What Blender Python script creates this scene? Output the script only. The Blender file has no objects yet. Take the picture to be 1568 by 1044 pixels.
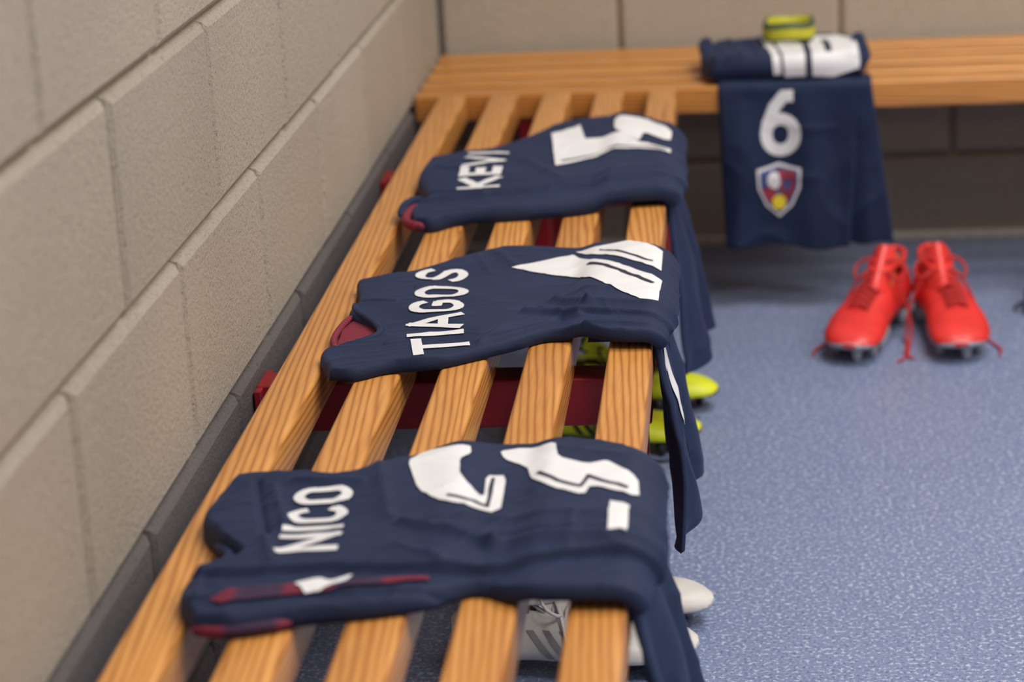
import bpy, bmesh, math, random
from mathutils import Vector, Matrix, noise
from mathutils.bvhtree import BVHTree
from mathutils.geometry import tessellate_polygon
random.seed(7)
scene=bpy.context.scene
COL=scene.collection
H=0.38; TH=0.045; XE=0.442; DB=0.421
ROOM_X=4.2; ROOM_Y=6.2; ROOM_Z=2.6
ZC=0.158

# ------------------------------------------------------------------ materials
def new_mat(name):
    m=bpy.data.materials.new(name); m.use_nodes=True
    nt=m.node_tree; b=nt.nodes['Principled BSDF']
    return m,nt,b
def ramp(nt,stops,interp='LINEAR'):
    r=nt.nodes.new('ShaderNodeValToRGB'); cr=r.color_ramp; cr.interpolation=interp
    while len(cr.elements)<len(stops): cr.elements.new(0.5)
    for e,(p,c) in zip(cr.elements,stops): e.position=p; e.color=(c[0],c[1],c[2],1)
    return r
def coords(nt,scale=(1,1,1),kind='Object'):
    tc=nt.nodes.new('ShaderNodeTexCoord'); mp=nt.nodes.new('ShaderNodeMapping')
    mp.inputs['Scale'].default_value=scale
    nt.links.new(tc.outputs[kind],mp.inputs['Vector']); return mp.outputs['Vector']
def noise_t(nt,vec,scale,detail=4,rough=.5,dist=0):
    n=nt.nodes.new('ShaderNodeTexNoise'); n.inputs['Scale'].default_value=scale
    n.inputs['Detail'].default_value=detail; n.inputs['Roughness'].default_value=rough; n.inputs['Distortion'].default_value=dist
    nt.links.new(vec,n.inputs['Vector']); return n
def bump(nt,b,h,strength,dist,prev=None):
    bp=nt.nodes.new('ShaderNodeBump'); bp.inputs['Strength'].default_value=strength; bp.inputs['Distance'].default_value=dist
    nt.links.new(h,bp.inputs['Height']); nt.links.new(bp.outputs[0],b.inputs['Normal'])
    if prev: nt.links.new(prev.outputs[0],bp.inputs['Normal'])
    return bp
def mix(nt,fac,a,b_,mode='MIX'):
    m=nt.nodes.new('ShaderNodeMix'); m.data_type='RGBA'; m.blend_type=mode
    for i,v in ((0,fac),(6,a),(7,b_)):
        if hasattr(v,'links') or hasattr(v,'is_linked'): nt.links.new(v,m.inputs[i])
        else: m.inputs[i].default_value=v if i==0 else (v[0],v[1],v[2],1)
    return m.outputs[2]

def mat_plain(name,col,rough=.6,bumpscale=None,bs=.1,sheen=0,coat=0,var=.12):
    m,nt,b=new_mat(name); b.inputs['Roughness'].default_value=rough
    v=coords(nt)
    n=noise_t(nt,v,30,4)
    lo=tuple(c*(1-var) for c in col); hi=tuple(min(1,c*(1+var)) for c in col)
    r=ramp(nt,[(.3,lo),(.7,hi)]); nt.links.new(n.outputs[0],r.inputs[0]); nt.links.new(r.outputs[0],b.inputs['Base Color'])
    if bumpscale:
        n2=noise_t(nt,v,bumpscale,3); bump(nt,b,n2.outputs[0],bs,.001)
    b.inputs['Sheen Weight'].default_value=sheen; b.inputs['Coat Weight'].default_value=coat
    return m

def mat_block(name,c1,c2):
    m,nt,b=new_mat(name); v=coords(nt)
    g=nt.nodes.new('ShaderNodeNewGeometry')
    big=noise_t(nt,v,2.2,3)
    r=ramp(nt,[(.3,c1),(.7,c2)]); nt.links.new(big.outputs[0],r.inputs[0])
    isl=ramp(nt,[(0,(.88,.88,.88)),(1,(1.05,1.04,1.03))]); nt.links.new(g.outputs['Random Per Island'],isl.inputs[0])
    c=mix(nt,1.0,r.outputs[0],isl.outputs[0],'MULTIPLY')
    fine=noise_t(nt,v,210,6,.7)
    fr=ramp(nt,[(.34,(.50,.47,.45)),(.46,(.95,.95,.95)),(.75,(1.08,1.08,1.08))]); nt.links.new(fine.outputs[0],fr.inputs[0])
    c=mix(nt,.75,c,fr.outputs[0],'MULTIPLY')
    nt.links.new(c,b.inputs['Base Color']); b.inputs['Roughness'].default_value=.55
    mid=noise_t(nt,v,70,4,.6)
    p=bump(nt,b,mid.outputs[0],.7,.004)
    bump(nt,b,fine.outputs[0],1.0,.004,p)
    return m

def mat_wood(name,axis):
    m,nt,b=new_mat(name)
    tc=nt.nodes.new('ShaderNodeTexCoord'); oi=nt.nodes.new('ShaderNodeObjectInfo')
    mul=nt.nodes.new('ShaderNodeVectorMath'); mul.operation='MULTIPLY_ADD'
    nt.links.new(oi.outputs['Random'],mul.inputs[0]); mul.inputs[1].default_value=(3.1,7.3,5.7) 
    nt.links.new(tc.outputs['Object'],mul.inputs[2])
    mp=nt.nodes.new('ShaderNodeMapping'); sc=[1,1,1]; sc[axis]=.055; mp.inputs['Scale'].default_value=sc
    nt.links.new(mul.outputs[0],mp.inputs['Vector']); v=mp.outputs['Vector']
    warp=noise_t(nt,v,11,3,.5,.4)
    wv=nt.nodes.new('ShaderNodeTexWave'); wv.wave_type='BANDS'; wv.bands_direction='DIAGONAL'
    wv.inputs['Scale'].default_value=80; wv.inputs['Distortion'].default_value=9; wv.inputs['Detail'].default_value=3; wv.inputs['Detail Scale'].default_value=.3
    nt.links.new(v,wv.inputs['Vector'])
    r=ramp(nt,[(0,(.47,.180,.036)),(.14,(.60,.245,.052)),(.45,(.71,.315,.074)),(1,(.77,.370,.100))]); nt.links.new(wv.outputs[0],r.inputs[0])
    fib=noise_t(nt,v,300,3); fr=ramp(nt,[(.3,(.82,.78,.74)),(.65,(1.05,1.05,1.05))]); nt.links.new(fib.outputs[0],fr.inputs[0])
    c=mix(nt,.6,r.outputs[0],fr.outputs[0],'MULTIPLY')
    br=ramp(nt,[(.3,(.72,.64,.54)),(.7,(1.1,1.12,1.15))]); nt.links.new(warp.outputs[0],br.inputs[0])
    c=mix(nt,.85,c,br.outputs[0],'MULTIPLY')
    kn=noise_t(nt,v,26,2); kr=ramp(nt,[(.70,(1,1,1)),(.78,(.55,.42,.30))]); nt.links.new(kn.outputs[0],kr.inputs[0])
    c=mix(nt,.8,c,kr.outputs[0],'MULTIPLY')
    nt.links.new(c,b.inputs['Base Color'])
    b.inputs['Roughness'].default_value=.38; b.inputs['Coat Weight'].default_value=.35; b.inputs['Coat Roughness'].default_value=.25
    bump(nt,b,wv.outputs[0],.10,.0005)
    return m

def mat_floor():
    m,nt,b=new_mat('speckled_blue_vinyl'); v=coords(nt)
    base=noise_t(nt,v,3,2); r=ramp(nt,[(.3,(.180,.235,.400)),(.7,(.21,.265,.44))]); nt.links.new(base.outputs[0],r.inputs[0])
    n1=noise_t(nt,v,170,2,.6); l=ramp(nt,[(.53,(0,0,0)),(.65,(1,1,1))]); nt.links.new(n1.outputs[0],l.inputs[0])
    c=mix(nt,l.outputs[0],r.outputs[0],(.50,.55,.70))
    v2=coords(nt,(1.1,1.1,1.1)); n2=noise_t(nt,v2,200,2,.6); d=ramp(nt,[(.36,(1,1,1)),(.46,(0,0,0))]); nt.links.new(n2.outputs[0],d.inputs[0])
    c=mix(nt,d.outputs[0],c,(.11,.145,.28))
    nt.links.new(c,b.inputs['Base Color']); b.inputs['Roughness'].default_value=.38
    bump(nt,b,n1.outputs[0],.08,.0008)
    return m

def mat_fabric(name,col,col2):
    m,nt,b=new_mat(name); v=coords(nt)
    n=noise_t(nt,v,14,4); r=ramp(nt,[(.35,col),(.7,col2)]); nt.links.new(n.outputs[0],r.inputs[0])
    vo=nt.nodes.new('ShaderNodeTexVoronoi'); vo.inputs['Scale'].default_value=480; nt.links.new(v,vo.inputs['Vector'])
    vr=ramp(nt,[(.1,(.72,.72,.72)),(.5,(1.08,1.08,1.08))]); nt.links.new(vo.outputs['Distance'],vr.inputs[0])
    c=mix(nt,.7,r.outputs[0],vr.outputs[0],'MULTIPLY')
    nt.links.new(c,b.inputs['Base Color']); b.inputs['Roughness'].default_value=.72
    b.inputs['Specular IOR Level'].default_value=.28
    b.inputs['Sheen Weight'].default_value=.10; b.inputs['Sheen Roughness'].default_value=.45
    b.inputs['Sheen Tint'].default_value=(.35,.45,.95,1)
    wr=noise_t(nt,v,13,2,.5,1.2); p=bump(nt,b,wr.outputs[0],.30,.007)
    bump(nt,b,vo.outputs['Distance'],.30,.0005,p)
    return m
def mat_stripe(name,ca,cb,scale,axis='X'):
    m,nt,b=new_mat(name); v=coords(nt)
    w=nt.nodes.new('ShaderNodeTexWave'); w.bands_direction=axis; w.inputs['Scale'].default_value=scale; w.inputs['Distortion'].default_value=1.2
    nt.links.new(v,w.inputs['Vector']); r=ramp(nt,[(.35,ca),(.65,cb)]); nt.links.new(w.outputs[0],r.inputs[0])
    nt.links.new(r.outputs[0],b.inputs['Base Color']); b.inputs['Roughness'].default_value=.75; return m

M_blockL=mat_block('painted_concrete_block',(.535,.470,.390),(.615,.545,.455))
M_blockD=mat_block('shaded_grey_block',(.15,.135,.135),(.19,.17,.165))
M_blockB=mat_block('brown_grey_block',(.36,.31,.26),(.42,.37,.31))  # shade beneath the back bench, put into the colour of the lower blocks
M_mortar=mat_plain('mortar',(.30,.235,.16),.85,150,.4)
M_woodY=mat_wood('varnished_pine_y',1); M_woodX=mat_wood('varnished_pine_x',0)
M_floor=mat_floor()
M_ceil=mat_plain('ceiling_paint',(.75,.74,.72),.9)
M_red=mat_plain('red_painted_steel',(.33,.012,.018),.38,coat=.3)
M_navy=mat_fabric('navy_jersey_fabric',(.0095,.0175,.052),(.013,.023,.066))
M_navy2=mat_fabric('navy_shorts_fabric',(.0085,.0170,.052),(.012,.0235,.068))
M_white=mat_plain('white_print',(.80,.80,.82),.55,400,.1,var=.03)
M_dark=mat_plain('navy_print',(.012,.018,.050),.6)
M_crimson=mat_stripe('crimson_striped_lining',(.32,.015,.04),(.09,.012,.03),50,'Y')
M_purple=mat_stripe('purple_lining',(.17,.010,.035),(.035,.012,.050),4,'X')
M_yellow=mat_plain('yellow_print',(.80,.62,.03),.5)
M_redp=mat_plain('red_print',(.30,.03,.05),.5)
M_bluep=mat_plain('blue_print',(.06,.09,.25),.5)

# ------------------------------------------------------------------ mesh helpers
def finish(bm,name,mats,smooth=True,origin='center'):
    me=bpy.data.meshes.new(name)
    c=Vector((0,0,0))
    if origin=='center' and bm.verts:
        lo=Vector([min(v.co[i] for v in bm.verts) for i in range(3)]); hi=Vector([max(v.co[i] for v in bm.verts) for i in range(3)])
        c=Vector(((lo.x+hi.x)/2,(lo.y+hi.y)/2,lo.z))
        for v in bm.verts: v.co-=c
    bm.to_mesh(me); bm.free()
    for m in mats: me.materials.append(m)
    if smooth:
        for p in me.polygons: p.use_smooth=True
    ob=bpy.data.objects.new(name,me); ob.location=c; COL.objects.link(ob); return ob
def box(bm,x0,x1,y0,y1,z0,z1,mat=0,bev=0):
    r=bmesh.ops.create_cube(bm,size=1)
    vs=r['verts']
    for v in vs: v.co=Vector(((x0+x1)/2+v.co.x*(x1-x0),(y0+y1)/2+v.co.y*(y1-y0),(z0+z1)/2+v.co.z*(z1-z0)))
    fs=set(f for v in vs for f in v.link_faces)
    for f in fs: f.material_index=mat
    if bev:
        es=list(set(e for v in vs for e in v.link_edges))
        bmesh.ops.bevel(bm,geom=es,offset=bev,segments=3,affect='EDGES',profile=.6,material=mat)
def tube(bm,pts,r,mat=0,seg=8,closed=False,flat=1.0):
    pts=[Vector(p) for p in pts]; n=len(pts); rings=[]
    for i,p in enumerate(pts):
        a=pts[(i-1)%n] if (closed or i>0) else p; b=pts[(i+1)%n] if (closed or i<n-1) else p
        t=(b-a).normalized(); up=Vector((0,0,1))
        if abs(t.z)>.95: up=Vector((0,1,0))
        s=t.cross(up).normalized(); u=s.cross(t)
        k2=1 if closed else max(.35,min(1,min(i,n-1-i)/2.5+.35))
        rings.append([bm.verts.new(p+s*r*k2*math.cos(k*2*math.pi/seg)+u*r*k2*flat*math.sin(k*2*math.pi/seg)) for k in range(seg)])
    for i in range(n if closed else n-1):
        A=rings[i];B=rings[(i+1)%n]
        for k in range(seg):
            f=bm.faces.new((A[k],A[(k+1)%seg],B[(k+1)%seg],B[k])); f.material_index=mat
    if not closed:
        for R_ in (rings[0],rings[-1]):
            f=bm.faces.new(R_); f.material_index=mat
def cr(pts,n):
    """catmull-rom resample of polyline, uniform arc length"""
    P=[Vector(p) for p in pts]; P=[P[0]*2-P[1]]+P+[P[-1]*2-P[-2]]
    D=[]
    for i in range(1,len(P)-2):
        for k in range(16):
            t=k/16; a,b,c,d=P[i-1],P[i],P[i+1],P[i+2]
            D.append(.5*((2*b)+(c-a)*t+(2*a-5*b+4*c-d)*t*t+(3*b-a-3*c+d)*t**3))
    D.append(P[-2]); L=[0]
    for i in range(1,len(D)): L.append(L[-1]+(D[i]-D[i-1]).length)
    out=[];j=0
    for k in range(n+1):
        s=L[-1]*k/n
        while j<len(L)-2 and L[j+1]<s: j+=1
        u=(s-L[j])/max(L[j+1]-L[j],1e-9); out.append(D[j].lerp(D[j+1],min(max(u,0),1)))
    return out
def sst(a,b,x):
    t=min(max((x-a)/(b-a),0),1); return t*t*(3-2*t)
def drape(x,h,xe,R=.010):
    """x=arc position outwards, h=height above seat -> (x,z)"""
    cx=xe-R; a=x-cx
    if a<=0: return x,H+h
    rr=R+.010; th=a/rr
    if th<math.pi/2: return cx+(R+h)*math.sin(th),H-R+(R+h)*math.cos(th)
    return cx+R+h, H-R-(a-rr*math.pi/2)
def segd(px,py,s):
    x0,y0,x1,y1=s[:4]; dx,dy=x1-x0,y1-y0; t=((px-x0)*dx+(py-y0)*dy)/(dx*dx+dy*dy); t=min(max(t,0),1)
    return math.hypot(px-x0-t*dx,py-y0-t*dy)

def shirt_mesh(bm,near,far,left,right,T=.03,rad=.022,folds=(),seed=0,xe=XE,wr=.004,ns=200,nt=180,under=.34,mat=0,steps=()):
    """folded shirt: Coons patch outline, thin cloth stack; folds = creases (x0,y0,x1,y1,width,height);
       steps = layer edges (x0,y0,x1,y1,side,height): cloth is one layer thicker on one side of the line"""
    A=cr([p+(0,) for p in near],ns);B=cr([p+(0,) for p in far],ns);C=cr([p+(0,) for p in left],nt);D_=cr([p+(0,) for p in right],nt)
    Lx=.36; Ly=max((A[ns//2]-B[ns//2]).length,.2); off=Vector((seed*7.7,seed*3.3,seed*1.9))
    top=[];bot=[]
    for i in range(ns+1):
        s=i/ns; s=s*.5+(.5-.5*math.cos(math.pi*s))*.5; rt=[];rb=[]
        fi=s*ns; i0=min(int(fi),ns-1); A_=A[i0].lerp(A[i0+1],fi-i0); B_=B[i0].lerp(B[i0+1],fi-i0)
        for j in range(nt+1):
            t=j/nt; t=t*.4+(.5-.5*math.cos(math.pi*t))*.6
            fj=t*nt; j0=min(int(fj),nt-1); C_=C[j0].lerp(C[j0+1],fj-j0); E_=D_[j0].lerp(D_[j0+1],fj-j0)
            P=A_*(1-t)+B_*t+C_*(1-s)+E_*s-(A[0]*(1-s)*(1-t)+A[ns]*s*(1-t)+B[0]*(1-s)*t+B[ns]*s*t)
            e=min(s*Lx,(1-s)*Lx*1.5,t*Ly,(1-t)*Ly); q=min(e/rad,1); pr=math.sqrt(max(0,1-(1-q)**2))
            x,y=P.x,P.y
            n1=noise.noise(Vector((x*6,y*9,0))+off)
            wx=x*11+y*5+.5*noise.noise(Vector((x*9,y*9,5))+off); wy=y*14-x*6
            n3=max(0,1-abs(noise.noise(Vector((wx,wy,9))+off))*7)
            n4=max(0,1-abs(noise.noise(Vector((wx*.7+4,wy*1.9,2))+off))*6)
            h=T*pr+pr*(n1*wr*1.4+(n3**1.5)*wr*.38+(n4**1.5)*wr*.28)
            for f in folds:
                d=segd(x,y,f)/f[4]; h+=pr*f[5]*.72*(.55*math.exp(-d*d)+.45*math.exp(-1.9*d))
            for f in steps:
                dx,dy=f[2]-f[0],f[3]-f[1]; L=math.hypot(dx,dy); sd=((x-f[0])*(-dy)+(y-f[1])*dx)/L*f[4]; al=((x-f[0])*dx+(y-f[1])*dy)/L
                sd+=.004*noise.noise(Vector((al*14,seed,0)))
                h+=pr*f[5]*.7*sst(-.002,.002,sd)*sst(-.03,.02,al)*(1-sst(L-.02,L+.03,al))
            base=.0015+.0075*sst(under,under+.03,x)
            h=max(h,.0)+base
            bx,bz=drape(x,h,xe); rt.append(bm.verts.new((bx,y,bz)))
            if 0<i<ns and 0<j<nt:
                bx,bz=drape(x,base,xe); rb.append(bm.verts.new((bx,y,bz)))
            else: rb.append(rt[-1])
        top.append(rt);bot.append(rb)
    for i in range(ns):
        for j in range(nt):
            f=bm.faces.new((top[i][j],top[i+1][j],top[i+1][j+1],top[i][j+1])); f.material_index=mat
            q=(bot[i][j],bot[i][j+1],bot[i+1][j+1],bot[i+1][j])
            if len(set(q))==4 and set(q)!=set(f.verts):
                g=bm.faces.new(q); g.material_index=mat

def shorts_mesh(bm,y0,y1,y0b,y1b,zb0,zb1,flare,seed=0,xe=XE,T=.010,base=.001,start=.07,nu=130,nv=130,folds=5,mat=0,amp=.006):
    off=Vector((seed*5.1,seed*2.7,seed))
    rr=.020; La=rr*math.pi/2
    out=[];inn=[]
    for i in range(nu+1):
        ro=[];ri=[]
        for j in range(nv+1):
            v=j/nv; zb=zb0+(zb1-zb0)*v+.004*math.sin(v*9+seed)
            L=La+(H-.010-zb)
            a=-start+(L+start)*i/nu; drop=max(0,(a-La)/(L-La))
            y=(y0+(y1-y0)*v)*(1-drop)+(y0b+(y1b-y0b)*v)*drop
            ev=min(v,1-v)*abs(y1-y0); eu=min(i,nu-i)/nu*(L+start)
            q=min(min(ev,eu*1.6)/.007,1); pr=math.sqrt(max(0,1-(1-q)**2))
            w=math.sin(v*folds*math.pi+seed*1.3+drop*.8+1.5*noise.noise(Vector((v*2,drop,seed))))
            n=noise.noise(Vector((y*14,a*6,0))+off); n5=max(0,1-3*abs(noise.noise(Vector((y*9+a*7,a*9-y*4,3))+off)))**2
            o=flare*drop**.9*(.75+.25*w)+amp*(w*.6+n*.9+n5*.5)*sst(0,.35,drop)+.003*n*(1 if a>0 else .3)*pr
            if drop<=0: o=max(o,0)*0.3
            h=T*pr
            x,z=drape(xe-.010+a,base+h,xe); ro.append(bm.verts.new((x+max(o,0),y,z)))
            if 0<i<nu and 0<j<nv:
                x,z=drape(xe-.010+a,base,xe); ri.append(bm.verts.new((x+max(o,0),y,z)))
            else: ri.append(ro[-1])
        out.append(ro);inn.append(ri)
    for i in range(nu):
        for j in range(nv):
            f=bm.faces.new((out[i][j],out[i+1][j],out[i+1][j+1],out[i][j+1])); f.material_index=mat
            q=(inn[i][j],inn[i][j+1],inn[i+1][j+1],inn[i+1][j])
            if len(set(q))==4 and set(q)!=set(f.verts):
                g=bm.faces.new(q); g.material_index=mat

def chaikin(P,n=2):
    for _ in range(n):
        Q=[]
        for i in range(len(P)):
            a=P[i];b=P[(i+1)%len(P)]
            Q.append((a[0]*.85+b[0]*.15,a[1]*.85+b[1]*.15)); Q.append((a[0]*.15+b[0]*.85,a[1]*.15+b[1]*.85))
        P=Q
    return P
_lift=[0]
def decal(bm,bvh,poly,mat,mode='top',lift=.0010,step=.005):
    """poly in 2D: top -> (x,y); hang -> (y,z); diag -> (x,y). Printed onto the cloth surface."""
    _lift[0]=(_lift[0]+1)%40; lift=lift+_lift[0]*2e-5
    b2=bmesh.new(); vs=[b2.verts.new((p[0],p[1],0)) for p in poly]
    for t in tessellate_polygon([[Vector((p[0],p[1],0)) for p in poly]]):
        try: b2.faces.new([vs[k] for k in t])
        except ValueError: pass
    for ax in (0,1):
        lo=min(p[ax] for p in poly);hi=max(p[ax] for p in poly); c=lo+step
        while c<hi:
            co=Vector((0,0,0)); no=Vector((0,0,0)); co[ax]=c; no[ax]=1
            bmesh.ops.bisect_plane(b2,geom=b2.verts[:]+b2.edges[:]+b2.faces[:],plane_co=co,plane_no=no); c+=step
    mp={}
    for v in b2.verts:
        a,b=v.co.x,v.co.y
        if mode=='top': o=Vector((a,b,H+.3)); d=Vector((0,0,-1))
        elif mode=='hang': o=Vector((1.0,a,b)); d=Vector((-1,0,0))
        else: o=Vector((a+.3,b,H+.03+.3)); d=Vector((-1,0,-1)).normalized()
        hit,nr,_,_=bvh.ray_cast(o,d)
        if hit is None: mp[v]=None; continue
        if nr.dot(d)>0: nr=-nr
        mp[v]=bm.verts.new(hit+nr*lift)
    for f in b2.faces:
        q=[mp[v] for v in f.verts]
        if None in q: continue
        try:
            g=bm.faces.new(q); g.material_index=mat
        except ValueError: pass
    b2.free()
def line(bm,bvh,pts,w,mat,lift=.002,mode='top'):
    for a,b in zip(pts,pts[1:]):
        a=Vector(a);b=Vector(b);t=(b-a).normalized();n=Vector((-t.y,t.x))*w/2;a=a-t*w/2;b=b+t*w/2
        decal(bm,bvh,[tuple(a+n),tuple(a-n),tuple(b-n),tuple(b+n)],mat,mode,lift)
def arc(cx,cy,rx,ry,a0,a1,n=10): return [(cx+rx*math.cos(math.radians(a0+(a1-a0)*k/n)),cy+ry*math.sin(math.radians(a0+(a1-a0)*k/n))) for k in range(n+1)]
GL={'T':[[(0,1),(1,1)],[(.5,1),(.5,0)]],'I':[[(.5,1),(.5,0)]],'A':[[(0,0),(.5,1),(1,0)],[(.2,.32),(.8,.32)]],
 'G':[arc(.5,.72,.5,.28,20,180)+arc(.5,.28,.5,.28,180,360)+[(1,.5),(.6,.5)]],
 'O':[arc(.5,.72,.5,.28,0,180)+arc(.5,.28,.5,.28,180,360)+[(1,.72)]],
 'S':[arc(.5,.75,.5,.25,20,200)+[(.15,.58),(.85,.42)]+arc(.5,.25,.5,.25,20,-160)],
 'K':[[(0,0),(0,1)],[(1,1),(0,.4)],[(.25,.6),(1,0)]],'E':[[(1,1),(0,1),(0,0),(1,0)],[(0,.5),(.8,.5)]],
 'V':[[(0,1),(.5,0),(1,1)]],'N':[[(0,0),(0,1)],[(0,1),(1,0)],[(1,0),(1,1)]],'C':[arc(.5,.72,.5,.28,10,180)+arc(.5,.28,.5,.28,180,350)],
 '6':[[(.88,1),(.62,1),(.30,.80),(.06,.50),(0,.34)]+arc(.5,.28,.5,.28,180,360,12)+arc(.5,.33,.5,.25,0,160,8)],
 '1':[[(.15,.8),(.55,1),(.55,0)]],'7':[[(0,1),(1,1),(.35,0)]]}
def glyph(bm,bvh,ch,org,dx,dy,w,h,th,mat,mode):
    dx=Vector(dx).normalized();dy=Vector(dy).normalized()
    for pl in GL[ch]:
        P=[Vector(org)+dx*(p[0]*(w-th)+th/2)+dy*(p[1]*(h-th)+th/2) for p in pl]
        for a,b in zip(P,P[1:]):
            t=b-a
            if t.length<1e-6: continue
            t.normalize(); n=Vector((-t.y,t.x)); e=th*.5 if len(pl)<6 else th*.2
            a2=a-t*e;b2=b+t*e
            decal(bm,bvh,[tuple(a2+n*th/2),tuple(a2-n*th/2),tuple(b2-n*th/2),tuple(b2+n*th/2)],mat,mode)
def word(bm,bvh,txt,org,dx,dy,ws,h,th,mat=1,mode='top',gap=.008,bow=0):
    o=Vector(org);dxv=Vector(dx).normalized();tot=sum(ws)+gap*(len(ws)-1);s=0
    for ch,w in zip(txt,ws):
        u=(s+w/2)/tot*2-1; b=bow*(1-u*u)
        glyph(bm,bvh,ch,o+dxv*s+Vector(dy).normalized()*b,dx,dy,w,h,th,mat,mode); s+=w+gap
def crest(bm,bvh,cy,cz,w,h,m0):
    sh=lambda k:[(cy-.5*w*k,cz+.40*h*k),(cy-.25*w*k,cz+.44*h*k),(cy,cz+.5*h*k),(cy+.25*w*k,cz+.44*h*k),(cy+.5*w*k,cz+.40*h*k),(cy+.48*w*k,cz+.05*h*k),(cy+.30*w*k,cz-.28*h*k),(cy,cz-.5*h*k),(cy-.30*w*k,cz-.28*h*k),(cy-.48*w*k,cz+.05*h*k)]
    decal(bm,bvh,sh(1),m0['w'],'hang',.0012)
    decal(bm,bvh,sh(.88),m0['b'],'hang',.0020)
    decal(bm,bvh,[(cy-.05*w,cz+.37*h),(cy+.38*w,cz+.33*h),(cy+.36*w,cz+.02*h),(cy+.2*w,cz-.22*h),(cy+.02*w,cz+.0*h)],m0['r'],'hang',.0028)
    decal(bm,bvh,[(cy-.40*w,cz+.06*h),(cy-.05*w,cz+.08*h),(cy-.10*w,cz-.25*h),(cy-.26*w,cz-.22*h),(cy-.37*w,cz-.05*h)],m0['r'],'hang',.0028)
    decal(bm,bvh,[(cy-.26*w,cz+.26*h),(cy-.16*w,cz+.35*h),(cy-.02*w,cz+.30*h),(cy+.04*w,cz+.14*h),(cy-.06*w,cz+.02*h),(cy-.20*w,cz+.06*h),(cy-.28*w,cz+.16*h)],m0['w'],'hang',.0036)
    decal(bm,bvh,[(cy+.10*w,cz+.20*h),(cy+.28*w,cz+.24*h),(cy+.26*w,cz+.02*h),(cy+.12*w,cz-.02*h)],m0['b'],'hang',.0036)
    decal(bm,bvh,arc(cy,cz-.22*h,.17*w,.14*h,0,345,14),m0['y'],'hang',.0044)

# ------------------------------------------------------------------ room shell
def block_wall(name,o,ud,nd,L,joff,mats,low=None):
    o=Vector(o);ud=Vector(ud);nd=Vector(nd);bm=bmesh.new();g=.0028;c=.0085;d=.011
    def q(ps,mat):
        f=bm.faces.new([bm.verts.new(o+ud*p[0]+Vector((0,0,1))*p[1]+nd*p[2]) for p in ps]); f.material_index=mat
    q([(0,0,-d),(L,0,-d),(L,ROOM_Z,-d),(0,ROOM_Z,-d)],1)
    z0=ZC-.4
    while z0<ROOM_Z:
        row=round((z0-ZC)/.2); u=joff+(.2 if row%2==0 else 0)-.8
        while u<L:
            a=max(u,0)+g; b=min(u+.4,L)-g; za=max(z0,0)+g; zb=min(z0+.2,ROOM_Z)-g
            if b-a>.03 and zb-za>.025:
                V=lambda u_,z_,n_: bm.verts.new(o+ud*u_+Vector((0,0,z_))+nd*n_)
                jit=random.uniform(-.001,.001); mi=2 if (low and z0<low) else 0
                O=[V(a,za,-d),V(b,za,-d),V(b,zb,-d),V(a,zb,-d)]
                I=[V(a+c*.3,za+c*.3,jit-.0045),V(b-c*.3,za+c*.3,jit-.0045),V(b-c*.3,zb-c*.3,jit-.0045),V(a+c*.3,zb-c*.3,jit-.0045)]
                F=[V(a+c,za+c,jit),V(b-c,za+c,jit),V(b-c,zb-c,jit),V(a+c,zb-c,jit)]
                f=bm.faces.new(F); f.material_index=mi
                for X,Y in ((O,I),(I,F)):
                    for m in range(4): f=bm.faces.new((X[m],X[(m+1)%4],Y[(m+1)%4],Y[m])); f.material_index=mi
            u+=.4
        z0+=.2
    return finish(bm,name,mats,smooth=False,origin=None)
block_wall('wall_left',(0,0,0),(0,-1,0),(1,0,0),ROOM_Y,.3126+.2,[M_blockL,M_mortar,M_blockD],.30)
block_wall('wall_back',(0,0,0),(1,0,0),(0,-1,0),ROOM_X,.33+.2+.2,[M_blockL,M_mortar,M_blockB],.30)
block_wall('wall_right',(ROOM_X,0,0),(0,-1,0),(-1,0,0),ROOM_Y,.1,[M_blockL,M_mortar])
block_wall('wall_front',(0,-ROOM_Y,0),(1,0,0),(0,1,0),ROOM_X,.1,[M_blockL,M_mortar])
bm=bmesh.new(); box(bm,-.1,ROOM_X+.1,-ROOM_Y-.1,.1,-.1,0); finish(bm,'floor',[M_floor],False)
bm=bmesh.new(); box(bm,-.1,ROOM_X+.1,-ROOM_Y-.1,.1,ROOM_Z,ROOM_Z+.1); finish(bm,'ceiling',[M_ceil],False)
M_trim=mat_plain('sealant_strip',(.50,.47,.43),.6)
bm=bmesh.new(); box(bm,0.0,ROOM_X,-.014,0.0,0,.016,bev=.003); finish(bm,'baseboard_back',[M_trim])
bm=bmesh.new(); box(bm,0.0,.014,-ROOM_Y,-.014,0,.016,bev=.003); finish(bm,'baseboard_left',[M_trim])

# ------------------------------------------------------------------ benches
def empty(name,loc):
    e=bpy.data.objects.new(name,None); e.location=loc; COL.objects.link(e); return e
def child(ob,par):
    ob.parent=par; ob.matrix_parent_inverse=Matrix.Translation(par.location).inverted()
def slat_x(k): return .045+.0875*k
def frame(bm,plane,lo,hi,rear=True):
    w=.05; z1=H-TH; z0=z1-.055
    def bx(a0,a1,b0,b1,zz0,zz1,bev=.004):
        if plane[0]=='y': box(bm,a0,a1,b0,b1,zz0,zz1,0,bev)
        else: box(bm,b0,b1,a0,a1,zz0,zz1,0,bev)
    p=plane[1]
    bx(lo,hi,p-w/2,p+w/2,z0,z1)
    if not rear:
        bx(lo,lo+.008,p-.04,p+.04,z0-.03,z1-.002,.002)
    for a in ([lo+.015,hi-.055] if rear else [hi-.045]): 
        bx(a,a+.04,p-.02,p+.02,.004,z0+.002); bx(a-.012,a+.050,p-.032,p+.032,0,.006,.001)
bench=empty('slatted_bench',(.244,-2.0,0))
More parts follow.
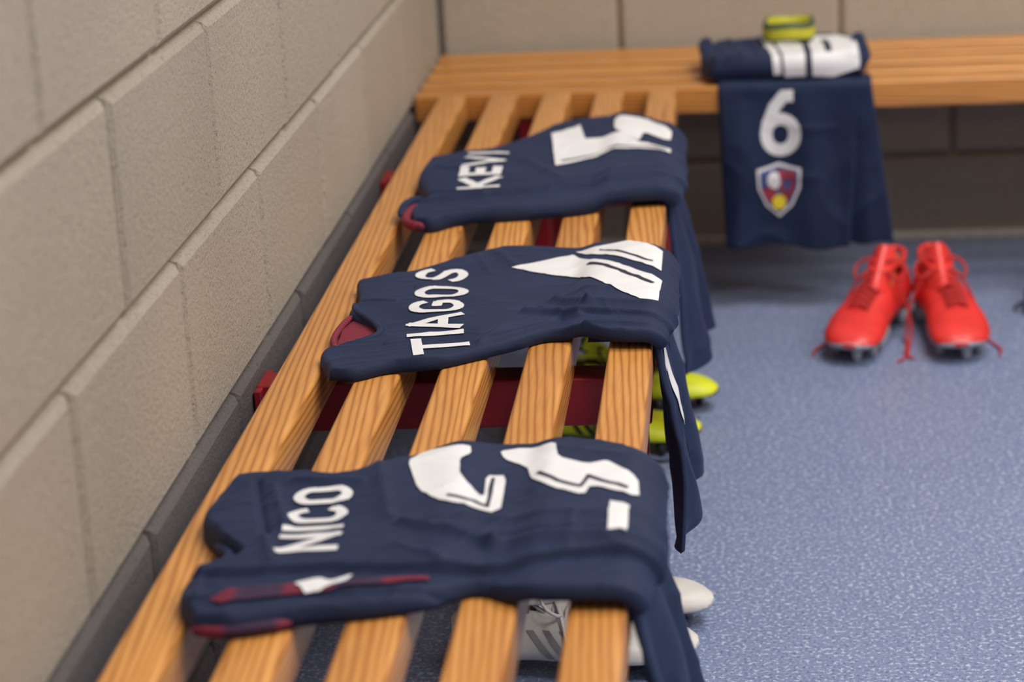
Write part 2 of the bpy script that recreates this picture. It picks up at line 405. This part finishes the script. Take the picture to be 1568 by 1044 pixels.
for k in range(5):
    bm=bmesh.new(); x=slat_x(k); box(bm,x,x+.047,-3.45,-DB-.004,H-TH,H,0,.005)
    s=finish(bm,'slat_%d'%(k+1),[M_woodY]); child(s,bench)
for i,y in enumerate((-.80,-1.805,-3.05)):
    bm=bmesh.new(); frame(bm,('y',y),.001,.438,False); f=finish(bm,'steel_frame_%d'%(i+1),[M_red],smooth=False); child(f,bench)
bench2=empty('slatted_bench',(1.4,-.22,0))
for k in range(5):
    bm=bmesh.new(); y=-DB+.0855*k; box(bm,.003,3.0,y,y+.054,H-TH,H,0,.005)
    s=finish(bm,'slat_%d'%(k+1),[M_woodX]); child(s,bench2)
for i,x in enumerate((.20,1.55,2.8)):
    bm=bmesh.new(); frame(bm,('x',x),-DB+.01,-.03); f=finish(bm,'steel_frame_%d'%(i+1),[M_red],smooth=False); child(f,bench2)

# ------------------------------------------------------------------ jerseys on the long bench (x outwards, y along bench)
JM=[M_navy,M_white,M_crimson,M_purple,M_dark]
P=lambda L:[(a/1000,-b/1000) for a,b in L]
# --- A : nearest
bm=bmesh.new()
shirt_mesh(bm,
 near=[(.105,-2.605),(.138,-2.610),(.186,-2.590),(.246,-2.575),(.287,-2.560),(.321,-2.535),(.365,-2.560),(.44,-2.565),(.458,-2.565)],
 far=[(.076,-2.300),(.136,-2.300),(.186,-2.310),(.221,-2.280),(.276,-2.238),(.336,-2.23),(.396,-2.24),(.430,-2.26),(.458,-2.29)],
 left=[(.105,-2.605),(.082,-2.555),(.086,-2.52),(.116,-2.485),(.088,-2.44),(.064,-2.38),(.076,-2.300)],
 right=[(.458,-2.565),(.464,-2.45),(.458,-2.29)],
 T=.015,rad=.008,seed=1,wr=.0034,
 steps=[(.085,-2.528,.30,-2.522,1,.011),(.30,-2.522,.47,-2.500,1,.012),(.10,-2.576,.30,-2.55,1,.005)],
 folds=[(.25,-2.44,.33,-2.487,.008,.011),(.33,-2.487,.45,-2.49,.009,.011),(.30,-2.425,.45,-2.44,.008,.007),(.28,-2.455,.44,-2.465,.004,-.005),
        (.105,-2.33,.135,-2.45,.004,-.009),(.12,-2.34,.15,-2.44,.005,.006),(.135,-2.46,.15,-2.51,.006,.006),(.21,-2.30,.235,-2.42,.008,.005),(.09,-2.50,.10,-2.57,.005,.005),(.36,-2.27,.45,-2.31,.009,.004),
        (.29,-2.555,.33,-2.535,.008,-.008),(.14,-2.33,.20,-2.34,.006,.005),(.25,-2.49,.29,-2.515,.006,.006)])
bm.normal_update(); bvh=BVHTree.FromBMesh(bm)
word(bm,bvh,'NICO',(.203,-2.498),(-.05,1),(-1,-.05),[.040,.012,.036,.038],.052,.0095,1,'top',.008,.0)
decal(bm,bvh,chaikin(P([(236,2298),(248,2266),(289,2263),(292,2283),(284,2304),(288,2342),(313,2383),(310,2332),(328,2329),(329,2412),(280,2397),(254,2365)]),1),1)
line(bm,bvh,[(.283,-2.385),(.317,-2.398),(.317,-2.340)],.0035,4)
decal(bm,bvh,chaikin(P([(316,2260),(336,2250),(367,2262),(372,2304),(399,2323),(416,2316),(445,2355),(447,2397),(405,2369),(400,2391),(371,2370),(352,2345),(345,2312),(321,2285)]),1),1)
line(bm,bvh,[(.358,-2.338),(.375,-2.358),(.396,-2.372),(.402,-2.352),(.436,-2.378)],.0035,4)
decal(bm,bvh,P([(423,2407),(440,2420),(440,2492),(424,2478)]),1)
decal(bm,bvh,P([(112,2578),(146,2560),(177,2552),(216,2543),(282,2534),(285,2543),(220,2556),(182,2566),(125,2589)]),3,lift=.002)
decal(bm,bvh,chaikin(P([(176,2556),(194,2542),(205,2550),(222,2535),(218,2550),(189,2567)]),1),1,lift=.003)
tube(bm,cr([(.088,-2.44,H+.011),(.108,-2.475,H+.015),(.098,-2.50,H+.014),(.083,-2.53,H+.010)],14),.0045,0,10)
tube(bm,cr([(.103,-2.603,H+.006),(.125,-2.609,H+.007),(.155,-2.602,H+.007),(.18,-2.592,H+.006)],14),.005,3,10)
finish(bm,'folded_football_jersey',JM)
# --- B : TIAGO S
bm=bmesh.new()
shirt_mesh(bm,
 near=[(.108,-1.960),(.135,-1.965),(.168,-1.942),(.214,-1.932),(.258,-1.902),(.296,-1.872),(.328,-1.842),(.364,-1.848),(.399,-1.870),(.436,-1.875),(.456,-1.870)],
 far=[(.086,-1.622),(.128,-1.590),(.170,-1.550),(.213,-1.505),(.258,-1.468),(.324,-1.478),(.380,-1.490),(.446,-1.550),(.456,-1.575)],
 left=[(.108,-1.960),(.088,-1.890),(.122,-1.868),(.144,-1.840),(.130,-1.800),(.096,-1.745),(.100,-1.70),(.086,-1.622)],
 right=[(.456,-1.870),(.461,-1.73),(.456,-1.575)],
 T=.0125,rad=.007,seed=2,wr=.0024,
 steps=[(.27,-1.87,.34,-1.80,1,.006),(.34,-1.80,.47,-1.825,1,.009)],
 folds=[(.33,-1.73,.37,-1.79,.007,.010),(.37,-1.79,.45,-1.80,.008,.012),(.30,-1.78,.36,-1.805,.006,.009),(.345,-1.715,.44,-1.745,.008,.004),(.31,-1.75,.335,-1.79,.004,-.005),(.38,-1.83,.45,-1.85,.004,-.004),(.37,-1.845,.45,-1.86,.004,.006),
        (.105,-1.712,.15,-1.722,.0025,-.006),(.15,-1.722,.160,-1.66,.0025,-.005),(.115,-1.905,.155,-1.88,.003,-.006),(.24,-1.50,.27,-1.565,.008,.005),(.26,-1.88,.29,-1.83,.007,.006),(.22,-1.52,.245,-1.60,.005,.003),(.18,-1.935,.23,-1.925,.004,.004)])
bm.normal_update(); bvh=BVHTree.FromBMesh(bm)
for ch,org,dx,w in (('T',(.254,-1.915),(-.18,1),.056),('I',(.240,-1.858),(-.14,1),.016),('A',(.236,-1.838),(-.08,1),.056),('G',(.229,-1.777),(-.02,1),.052),('O',(.226,-1.717),(.05,1),.050),('S',(.214,-1.636),(.12,1),.055)):
    d=Vector(dx).normalized(); glyph(bm,bvh,ch,org,d,(-d.y,d.x),w,.062,.0115,1,'top')
decal(bm,bvh,P([(340,1510),(412,1518),(447,1570),(447,1648),(362,1556)]),1)
decal(bm,bvh,P([(267,1578),(337,1525),(359,1575),(449,1690),(446,1795),(393,1730),(346,1636),(306,1608)]),1)
line(bm,bvh,[(.362,-1.600),(.438,-1.712)],.0055,4)
line(bm,bvh,[(.372,-1.545),(.436,-1.620)],.0030,4)
tube(bm,cr([(.098,-1.877,H+.010),(.126,-1.864,H+.013),(.145,-1.838,H+.0145),(.134,-1.80,H+.015),(.108,-1.75,H+.014),(.097,-1.71,H+.012)],22),.0042,0,10)
b3=[(.100,-1.868),(.138,-1.858),(.142,-1.83),(.13,-1.79),(.105,-1.75),(.096,-1.79)]
f=bm.faces.new([bm.verts.new((x,y,H+.006+.1*(x-.10))) for x,y in b3]); f.material_index=2
tube(bm,cr([(.101,-1.870,H+.005),(.092,-1.83,H+.006),(.094,-1.78,H+.007),(.102,-1.745,H+.009)],12),.0038,2,8)
finish(bm,'folded_football_jersey',JM)
# --- C : KEVI
bm=bmesh.new()
shirt_mesh(bm,
 near=[(.118,-1.335),(.145,-1.345),(.182,-1.310),(.264,-1.295),(.330,-1.278),(.387,-1.248),(.445,-1.238),(.456,-1.238)],
 far=[(.098,-1.020),(.141,-.980),(.194,-.94),(.240,-.86),(.268,-.79),(.316,-.75),(.395,-.76),(.446,-.85),(.456,-.89)],
 left=[(.118,-1.335),(.104,-1.26),(.122,-1.23),(.106,-1.16),(.094,-1.10),(.098,-1.020)],
 right=[(.456,-1.238),(.461,-1.07),(.456,-.89)],
 T=.019,rad=.010,seed=3,wr=.0032,
 steps=[(.12,-1.250,.46,-1.18,1,.009)],
 folds=[(.12,-1.08,.18,-1.12,.006,.006),(.12,-1.22,.20,-1.23,.005,.006),(.24,-1.04,.30,-1.18,.009,.006),(.30,-1.20,.44,-1.15,.007,.006),(.26,-.88,.28,-1.0,.010,.004)])
bm.normal_update(); bvh=BVHTree.FromBMesh(bm)
word(bm,bvh,'KEVI',(.222,-1.215),(-.03,1),(-1,-.05),[.058,.052,.060,.026],.058,.013,1,'top',.010,.004)
decal(bm,bvh,P([(267,880),(306,820),(319,922),(371,920),(396,980),(445,1020),(445,1050),(366,1027),(287,1091)]),1)
decal(bm,bvh,chaikin(P([(358,795),(400,797),(444,895),(443,955),(404,915),(399,980),(381,946),(360,890)]),1),1)
line(bm,bvh,[(.296,-1.065),(.370,-1.012),(.438,-1.038)],.0045,4)
tube(bm,cr([(.118,-1.245,H+.013),(.105,-1.275,H+.011),(.106,-1.315,H+.008),(.125,-1.340,H+.008),(.138,-1.335,H+.007)],18),.0065,2,10)
tube(bm,cr([(.115,-1.215,H+.016),(.098,-1.25,H+.016),(.096,-1.30,H+.013)],12),.006,0,10)
finish(bm,'folded_football_jersey',JM)
# --- shorts hanging
SM=[M_navy2,M_white,M_dark,M_redp,M_yellow,M_bluep]; CR={'w':1,'n':2,'r':3,'y':4,'b':5}
def add_shorts(y0,y1,y0b,y1b,zb,fl,seed,num=None,xe=XE,second=True,start=.06,ztop=.266):
    bm=bmesh.new()
    shorts_mesh(bm,y0,y1,y0b,y1b,zb,zb-.008,fl,seed,xe,T=.0065,folds=4,start=start)
    bm.normal_update(); bvh=BVHTree.FromBMesh(bm)
    if second: shorts_mesh(bm,y1-.05,y1+.02,y1b-.03,y1b+.075,zb+.002,zb-.006,fl*.45,seed+3,xe,T=.005,folds=2,nv=50,start=.04)
    if num:
        if len(num)==1: glyph(bm,bvh,num,(y0+.069,ztop),(1,0),(0,1),.066,.110,.0195,1,'hang')
        else:
            glyph(bm,bvh,num[0],(y0+.035,ztop),(1,0),(0,1),.048,.100,.016,1,'hang'); glyph(bm,bvh,num[1],(y0+.088,ztop),(1,0),(0,1),.052,.100,.016,1,'hang')
        crest(bm,bvh,y0+.098,.205,.074,.092,CR)
    return finish(bm,'football_shorts',SM)
add_shorts(-2.545,-2.30,-2.62,-2.27,.10,.058,1)
add_shorts(-1.845,-1.62,-1.92,-1.60,.160,.036,2,'17')
add_shorts(-1.215,-.94,-1.26,-.93,.150,.046,3)
# --- D : on the back bench (local x = out from wall, rotate -90deg)
ROT=Matrix.Rotation(-math.pi/2,4,'Z')
o=add_shorts(.509,.742,.517,.722,.112,.018,4,'6',xe=DB,ztop=.262)
o.matrix_world=ROT@Matrix.Translation(o.location)
bm=bmesh.new()
shirt_mesh(bm,
 near=[(.215,.500),(.28,.482),(.35,.482),(.39,.490),(.412,.500)],
 far=[(.200,.750),(.26,.760),(.33,.758),(.385,.750),(.412,.744)],
 left=[(.215,.500),(.178,.56),(.165,.63),(.172,.70),(.200,.750)],
 right=[(.412,.500),(.416,.58),(.418,.66),(.412,.744)],
 T=.038,rad=.018,seed=5,xe=DB,wr=.0035,under=.30,ns=120,nt=120,
 folds=[(.22,.53,.40,.55,.008,.009),(.20,.56,.40,.575,.004,-.009),(.25,.745,.42,.735,.008,.004),(.3,.50,.42,.52,.006,-.008)])
bm.normal_update(); bvh=BVHTree.FromBMesh(bm)
decal(bm,bvh,[(.20,.585),(.432,.602),(.432,.615),(.20,.600)],1,'diag')
decal(bm,bvh,[(.205,.606),(.195,.66),(.195,.715),(.22,.738),(.42,.742),(.436,.70),(.436,.62)],1,'diag')
decal(bm,bvh,[(.25,.650),(.437,.655),(.437,.665),(.27,.662),(.245,.672),(.23,.66)],4,'diag',.0026)
decal(bm,bvh,[(.24,.686),(.39,.688),(.39,.698),(.24,.697)],4,'diag',.0026)
for yy in (.493,.752):
    tube(bm,cr([(.22,yy,H+.038),(.27,yy-.004,H+.042),(.33,yy,H+.034),(.38,yy,H+.024)],12),.012,0,10)
o=finish(bm,'folded_football_jersey',JM); o.matrix_world=ROT@Matrix.Translation(o.location)
# --- captain armband roll
M_arm=mat_plain('armband_yellow',(.55,.52,.03),.6); M_arm2=mat_plain('armband_green',(.06,.09,.045),.6)
bm=bmesh.new(); prof=[(.043,0),(.0445,.005),(.0445,.013),(.0445,.022),(.043,.031),(.037,.031),(.036,.020),(.036,.004),(.037,0)]
rings=[]
for k in range(48):
    a=k*2*math.pi/48; e=1+.06*math.sin(2*a)
    rings.append([bm.verts.new((r*e*math.cos(a),r*.85*math.sin(a),z+.002*math.sin(3*a))) for r,z in prof])
for k in range(48):
    A=rings[k];B=rings[(k+1)%48]
    for j in range(len(prof)):
        f=bm.faces.new((A[j],B[j],B[(j+1)%len(prof)],A[(j+1)%len(prof)])); f.material_index=1 if j in (0,3,4,8) else 0
ob=finish(bm,'captain_armband',[M_arm,M_arm2]); ob.location=(.632,-.245,H+.045); ob.rotation_euler=(math.radians(4),0,0)

# ------------------------------------------------------------------ football boots
def boot(loc,ang,cu,cs,cl,ci,mirror=1,stripes=None,sc=1.0,zs=1.0,name='football_boot'):
    st=[(0,.014,.070,.030),(.03,.024,.084,.024),(.10,.031,.093,.022),(.22,.033,.092,.021),(.34,.033,.088,.021),(.45,.035,.078,.020),(.57,.040,.067,.019),(.70,.045,.057,.018),(.82,.045,.050,.018),(.91,.040,.045,.020),(.965,.030,.040,.022),(.99,.019,.035,.025),(1.0,.008,.031,.027)]
    L=.275; n=50; m=36; bm=bmesh.new(); rings=[]
    def ip(t):
        for a,b in zip(st,st[1:]):
            if t<=b[0]: u=(t-a[0])/(b[0]-a[0]); return [a[k]+(b[k]-a[k])*u for k in (1,2,3)]
        return list(st[-1][1:])
    for i in range(n+1):
        t=i/n; t=.5-.5*math.cos(math.pi*t); w=sum(ip(min(max(t+d,0),1))[0] for d in (-.01,0,.01))/3; hh=sum(ip(min(max(t+d,0),1))[1] for d in (-.02,0,.02))/3; zl=ip(t)[2]
        cyo=mirror*.010*math.sin(math.pi*min(1,max(0,(t-.3)/.7))); r=[]
        for k in range(m):
            a=2*math.pi*k/m; c=math.cos(a); s=math.sin(a)
            zz=(zl+hh)/2+(hh-zl)/2*math.copysign(abs(s)**.75,s); yy=w*math.copysign(abs(c)**.7,c)
            f=(zz-zl)/max(hh-zl,1e-4); yy*=1-.30*f*f-(.18*f if t<.4 else 0)
            r.append(bm.verts.new((t*L,yy+cyo,zz)))
        rings.append(r)
    for i in range(n):
        for k in range(m):
            A=rings[i];B=rings[i+1]; f=bm.faces.new((A[k],B[k],B[(k+1)%m],A[(k+1)%m])); 
            zc=f.calc_center_median(); loz=ip(zc.x/L)[2]
            f.material_index=1 if zc.z<loz+.007 else 0
    bm.faces.new(rings[0]); bm.faces.new(list(reversed(rings[-1])))
    dele=[f for f in bm.faces if (lambda c:((c.x-.066)/.052)**2+((c.y)/.019)**2<1 and c.z>.06)(f.calc_center_median())]
    bmesh.ops.delete(bm,geom=dele,context='FACES')
    rim=[]
    for k in range(30):
        a=2*math.pi*k/30; x=.066+.054*math.cos(a); rim.append((x,.0205*math.sin(a),.094+(.004 if x<.04 else 0)-(.10*max(0,x-.085))))
    tube(bm,rim,.0042,0,8,True)
    ins=[bm.verts.new((.066+.05*math.cos(a*math.pi/10),.024*math.sin(a*math.pi/10),.045)) for a in range(20)]
    f=bm.faces.new(ins); f.material_index=3
    tg=[]
    for i in range(8):
        u=i/7; x=.150-.062*u; z=.076+.046*u**1.1; tg.append([bm.verts.new((x-.004*abs(j),j*.0062,z-.0018*j*j)) for j in range(-3,4)])
    for i in range(7):
        for j in range(6): bm.faces.new((tg[i][j],tg[i+1][j],tg[i+1][j+1],tg[i][j+1]))
    tg2=[[bm.verts.new(v.co+Vector((-.004,0,-.002))) for v in r] for r in tg]
    for i in range(7):
        for j in range(6): bm.faces.new((tg2[i][j],tg2[i][j+1],tg2[i+1][j+1],tg2[i+1][j])).material_index=3
    for i in range(6):
        x=.112+.014*i; zt=ip(x/L)[1]+.004; o=mirror*.010*math.sin(math.pi*min(1,max(0,(x/L-.3)/.7)))
        tube(bm,cr([(x,-.018+o,zt-.010),(x+.004,-.008+o,zt),(x+.008,.008+o,zt-.001),(x+.012,.018+o,zt-.011)],8),.0024,2,6)
        tube(bm,cr([(x,.018+o,zt-.010),(x+.004,.008+o,zt+.001),(x+.008,-.008+o,zt),(x+.012,-.018+o,zt-.011)],8),.0024,2,6)
    for sgn in (1,-1):
        tube(bm,cr([(.112,0,.096),(.10,sgn*.018,.105),(.105,sgn*.036,.092),(.122,sgn*.030,.080),(.115,sgn*.006,.094)],14),.0021,2,6)
        tube(bm,cr([(.112,0,.095),(.120,sgn*.024,.085),(.128,sgn*.044,.05),(.140,sgn*.054,.018),(.170,sgn*.058,.003),(.215,sgn*.066,.003),(.245,sgn*.058,.003)],20),.0020,2,6)
    for x,y in ((.022,.016),(.022,-.016),(.058,.02),(.058,-.02),(.150,.026),(.150,-.028),(.185,.031),(.185,-.031),(.220,.027),(.220,-.027),(.190,0),(.247,.008)):
        r=bmesh.ops.create_cone(bm,cap_ends=True,segments=12,radius1=.0048,radius2=.0085,depth=.023)
        for v in r['verts']: v.co+=Vector((x,y+mirror*.010*math.sin(math.pi*min(1,max(0,(x/L-.3)/.7))),.0115))
        for f in set(f for v in r['verts'] for f in v.link_faces): f.material_index=1
    if stripes is not None:
        bm.normal_update(); bvh=BVHTree.FromBMesh(bm)
        for sgn in (1,-1):
            for q in range(3):
                x0=.105+.018*q; prev=None
                for i in range(9):
                    z=.030+i*.0042; x=x0-i*.0028; row=[]
                    for xx in (x,x+.008):
                        hit,nr,_,_=bvh.ray_cast(Vector((xx,sgn*.2,z)),Vector((0,-sgn,0)))
                        row.append(None if hit is None else bm.verts.new(hit+Vector((0,sgn*.0012,0))))
                    if prev and None not in prev+row:
                        f=bm.faces.new((prev[0],prev[1],row[1],row[0])); f.material_index=4
                    prev=row
    for v in bm.verts: v.co*=sc; v.co.z*=zs
    mats=[cu,cs,cl,ci]+([stripes] if stripes else [])
    ob=finish(bm,name,mats,origin=None)
    ob.location=loc; ob.rotation_euler=(0,0,ang); return ob
R_up=mat_plain('boot_red',(.80,.040,.035),.42,coat=.15); R_sole=mat_plain('boot_sole_grey',(.42,.44,.48),.4); R_lace=mat_plain('lace_red',(.50,.025,.025),.8); R_in=mat_plain('insole_yellow',(.45,.35,.05),.8)
Y_up=mat_plain('boot_yellow',(.72,.78,.02),.45); W_up=mat_plain('boot_white',(.66,.64,.61),.45); G_up=mat_plain('boot_grey',(.30,.29,.30),.5); K_up=mat_plain('boot_black',(.02,.02,.022),.45); W_l=mat_plain('lace_white',(.7,.7,.7),.8)
def place(heel,toe,*a,**k):
    dx,dy=toe[0]-heel[0],toe[1]-heel[1]; return boot((heel[0],heel[1],0),math.atan2(dy,dx),*a,**k)
place((.800,-.480),(.704,-.77),R_up,R_sole,R_lace,R_in,mirror=-1,sc=1.12,zs=1.05)
place((.848,-.470),(.874,-.775),R_up,R_sole,R_lace,R_in,mirror=1,sc=1.12,zs=1.05)
place((.228,-.965),(.503,-.945),Y_up,K_up,K_up,K_up,mirror=1,stripes=K_up)
place((.205,-1.105),(.48,-1.125),Y_up,K_up,K_up,K_up,mirror=-1,stripes=K_up)
place((.225,-1.76),(.498,-1.725),W_up,R_sole,W_l,G_up,mirror=1,stripes=G_up)
place((.208,-1.870),(.483,-1.845),W_up,R_sole,W_l,G_up,mirror=-1,stripes=G_up)
place((1.13,-.29),(1.030,-.555),K_up,R_sole,K_up,K_up,mirror=-1)
place((1.21,-.27),(1.19,-.54),K_up,R_sole,K_up,K_up,mirror=1)

# ------------------------------------------------------------------ lights (ceiling fluorescent panels)
M_fix=mat_plain('fixture_white',(.8,.8,.8),.5)
def panel(x,y,power,sx=1.2,sy=.6,col=(1,.96,.905)):
    bm=bmesh.new(); box(bm,x-sx/2-.03,x+sx/2+.03,y-sy/2-.03,y+sy/2+.03,ROOM_Z-.05,ROOM_Z-.001,bev=.004); finish(bm,'ceiling_light_fixture',[M_fix],False)
    l=bpy.data.lights.new('ceiling_light','AREA'); l.shape='RECTANGLE'; l.size=sx; l.size_y=sy; l.energy=power; l.color=col
    o=bpy.data.objects.new('ceiling_light',l); o.location=(x,y,ROOM_Z-.06); COL.objects.link(o)
panel(1.4,-1.1,42,1.2,1.0); panel(1.5,-3.2,42,1.2,.6); panel(3.1,-2.2,32); panel(2.4,-5.0,20)
w=bpy.data.worlds.new('world'); scene.world=w; w.use_nodes=True; w.node_tree.nodes['Background'].inputs[0].default_value=(.5,.5,.5,1); w.node_tree.nodes['Background'].inputs[1].default_value=.1

# ------------------------------------------------------------------ camera
cd=bpy.data.cameras.new('camera'); cam=bpy.data.objects.new('camera',cd); COL.objects.link(cam); scene.camera=cam
cam.matrix_world=Matrix.Translation((.5355,-4.2669,1.1251))@Matrix.Rotation(.101,4,'Z')@Matrix.Rotation(math.pi/2-.2953,4,'X')@Matrix.Rotation(-.0535,4,'Z')
cd.sensor_width=36; cd.lens=82.56; cd.clip_start=.05
cd.dof.use_dof=True; cd.dof.focus_distance=2.50; cd.dof.aperture_fstop=4.0
scene.view_settings.view_transform='Standard'; scene.view_settings.look='None'; scene.view_settings.exposure=0
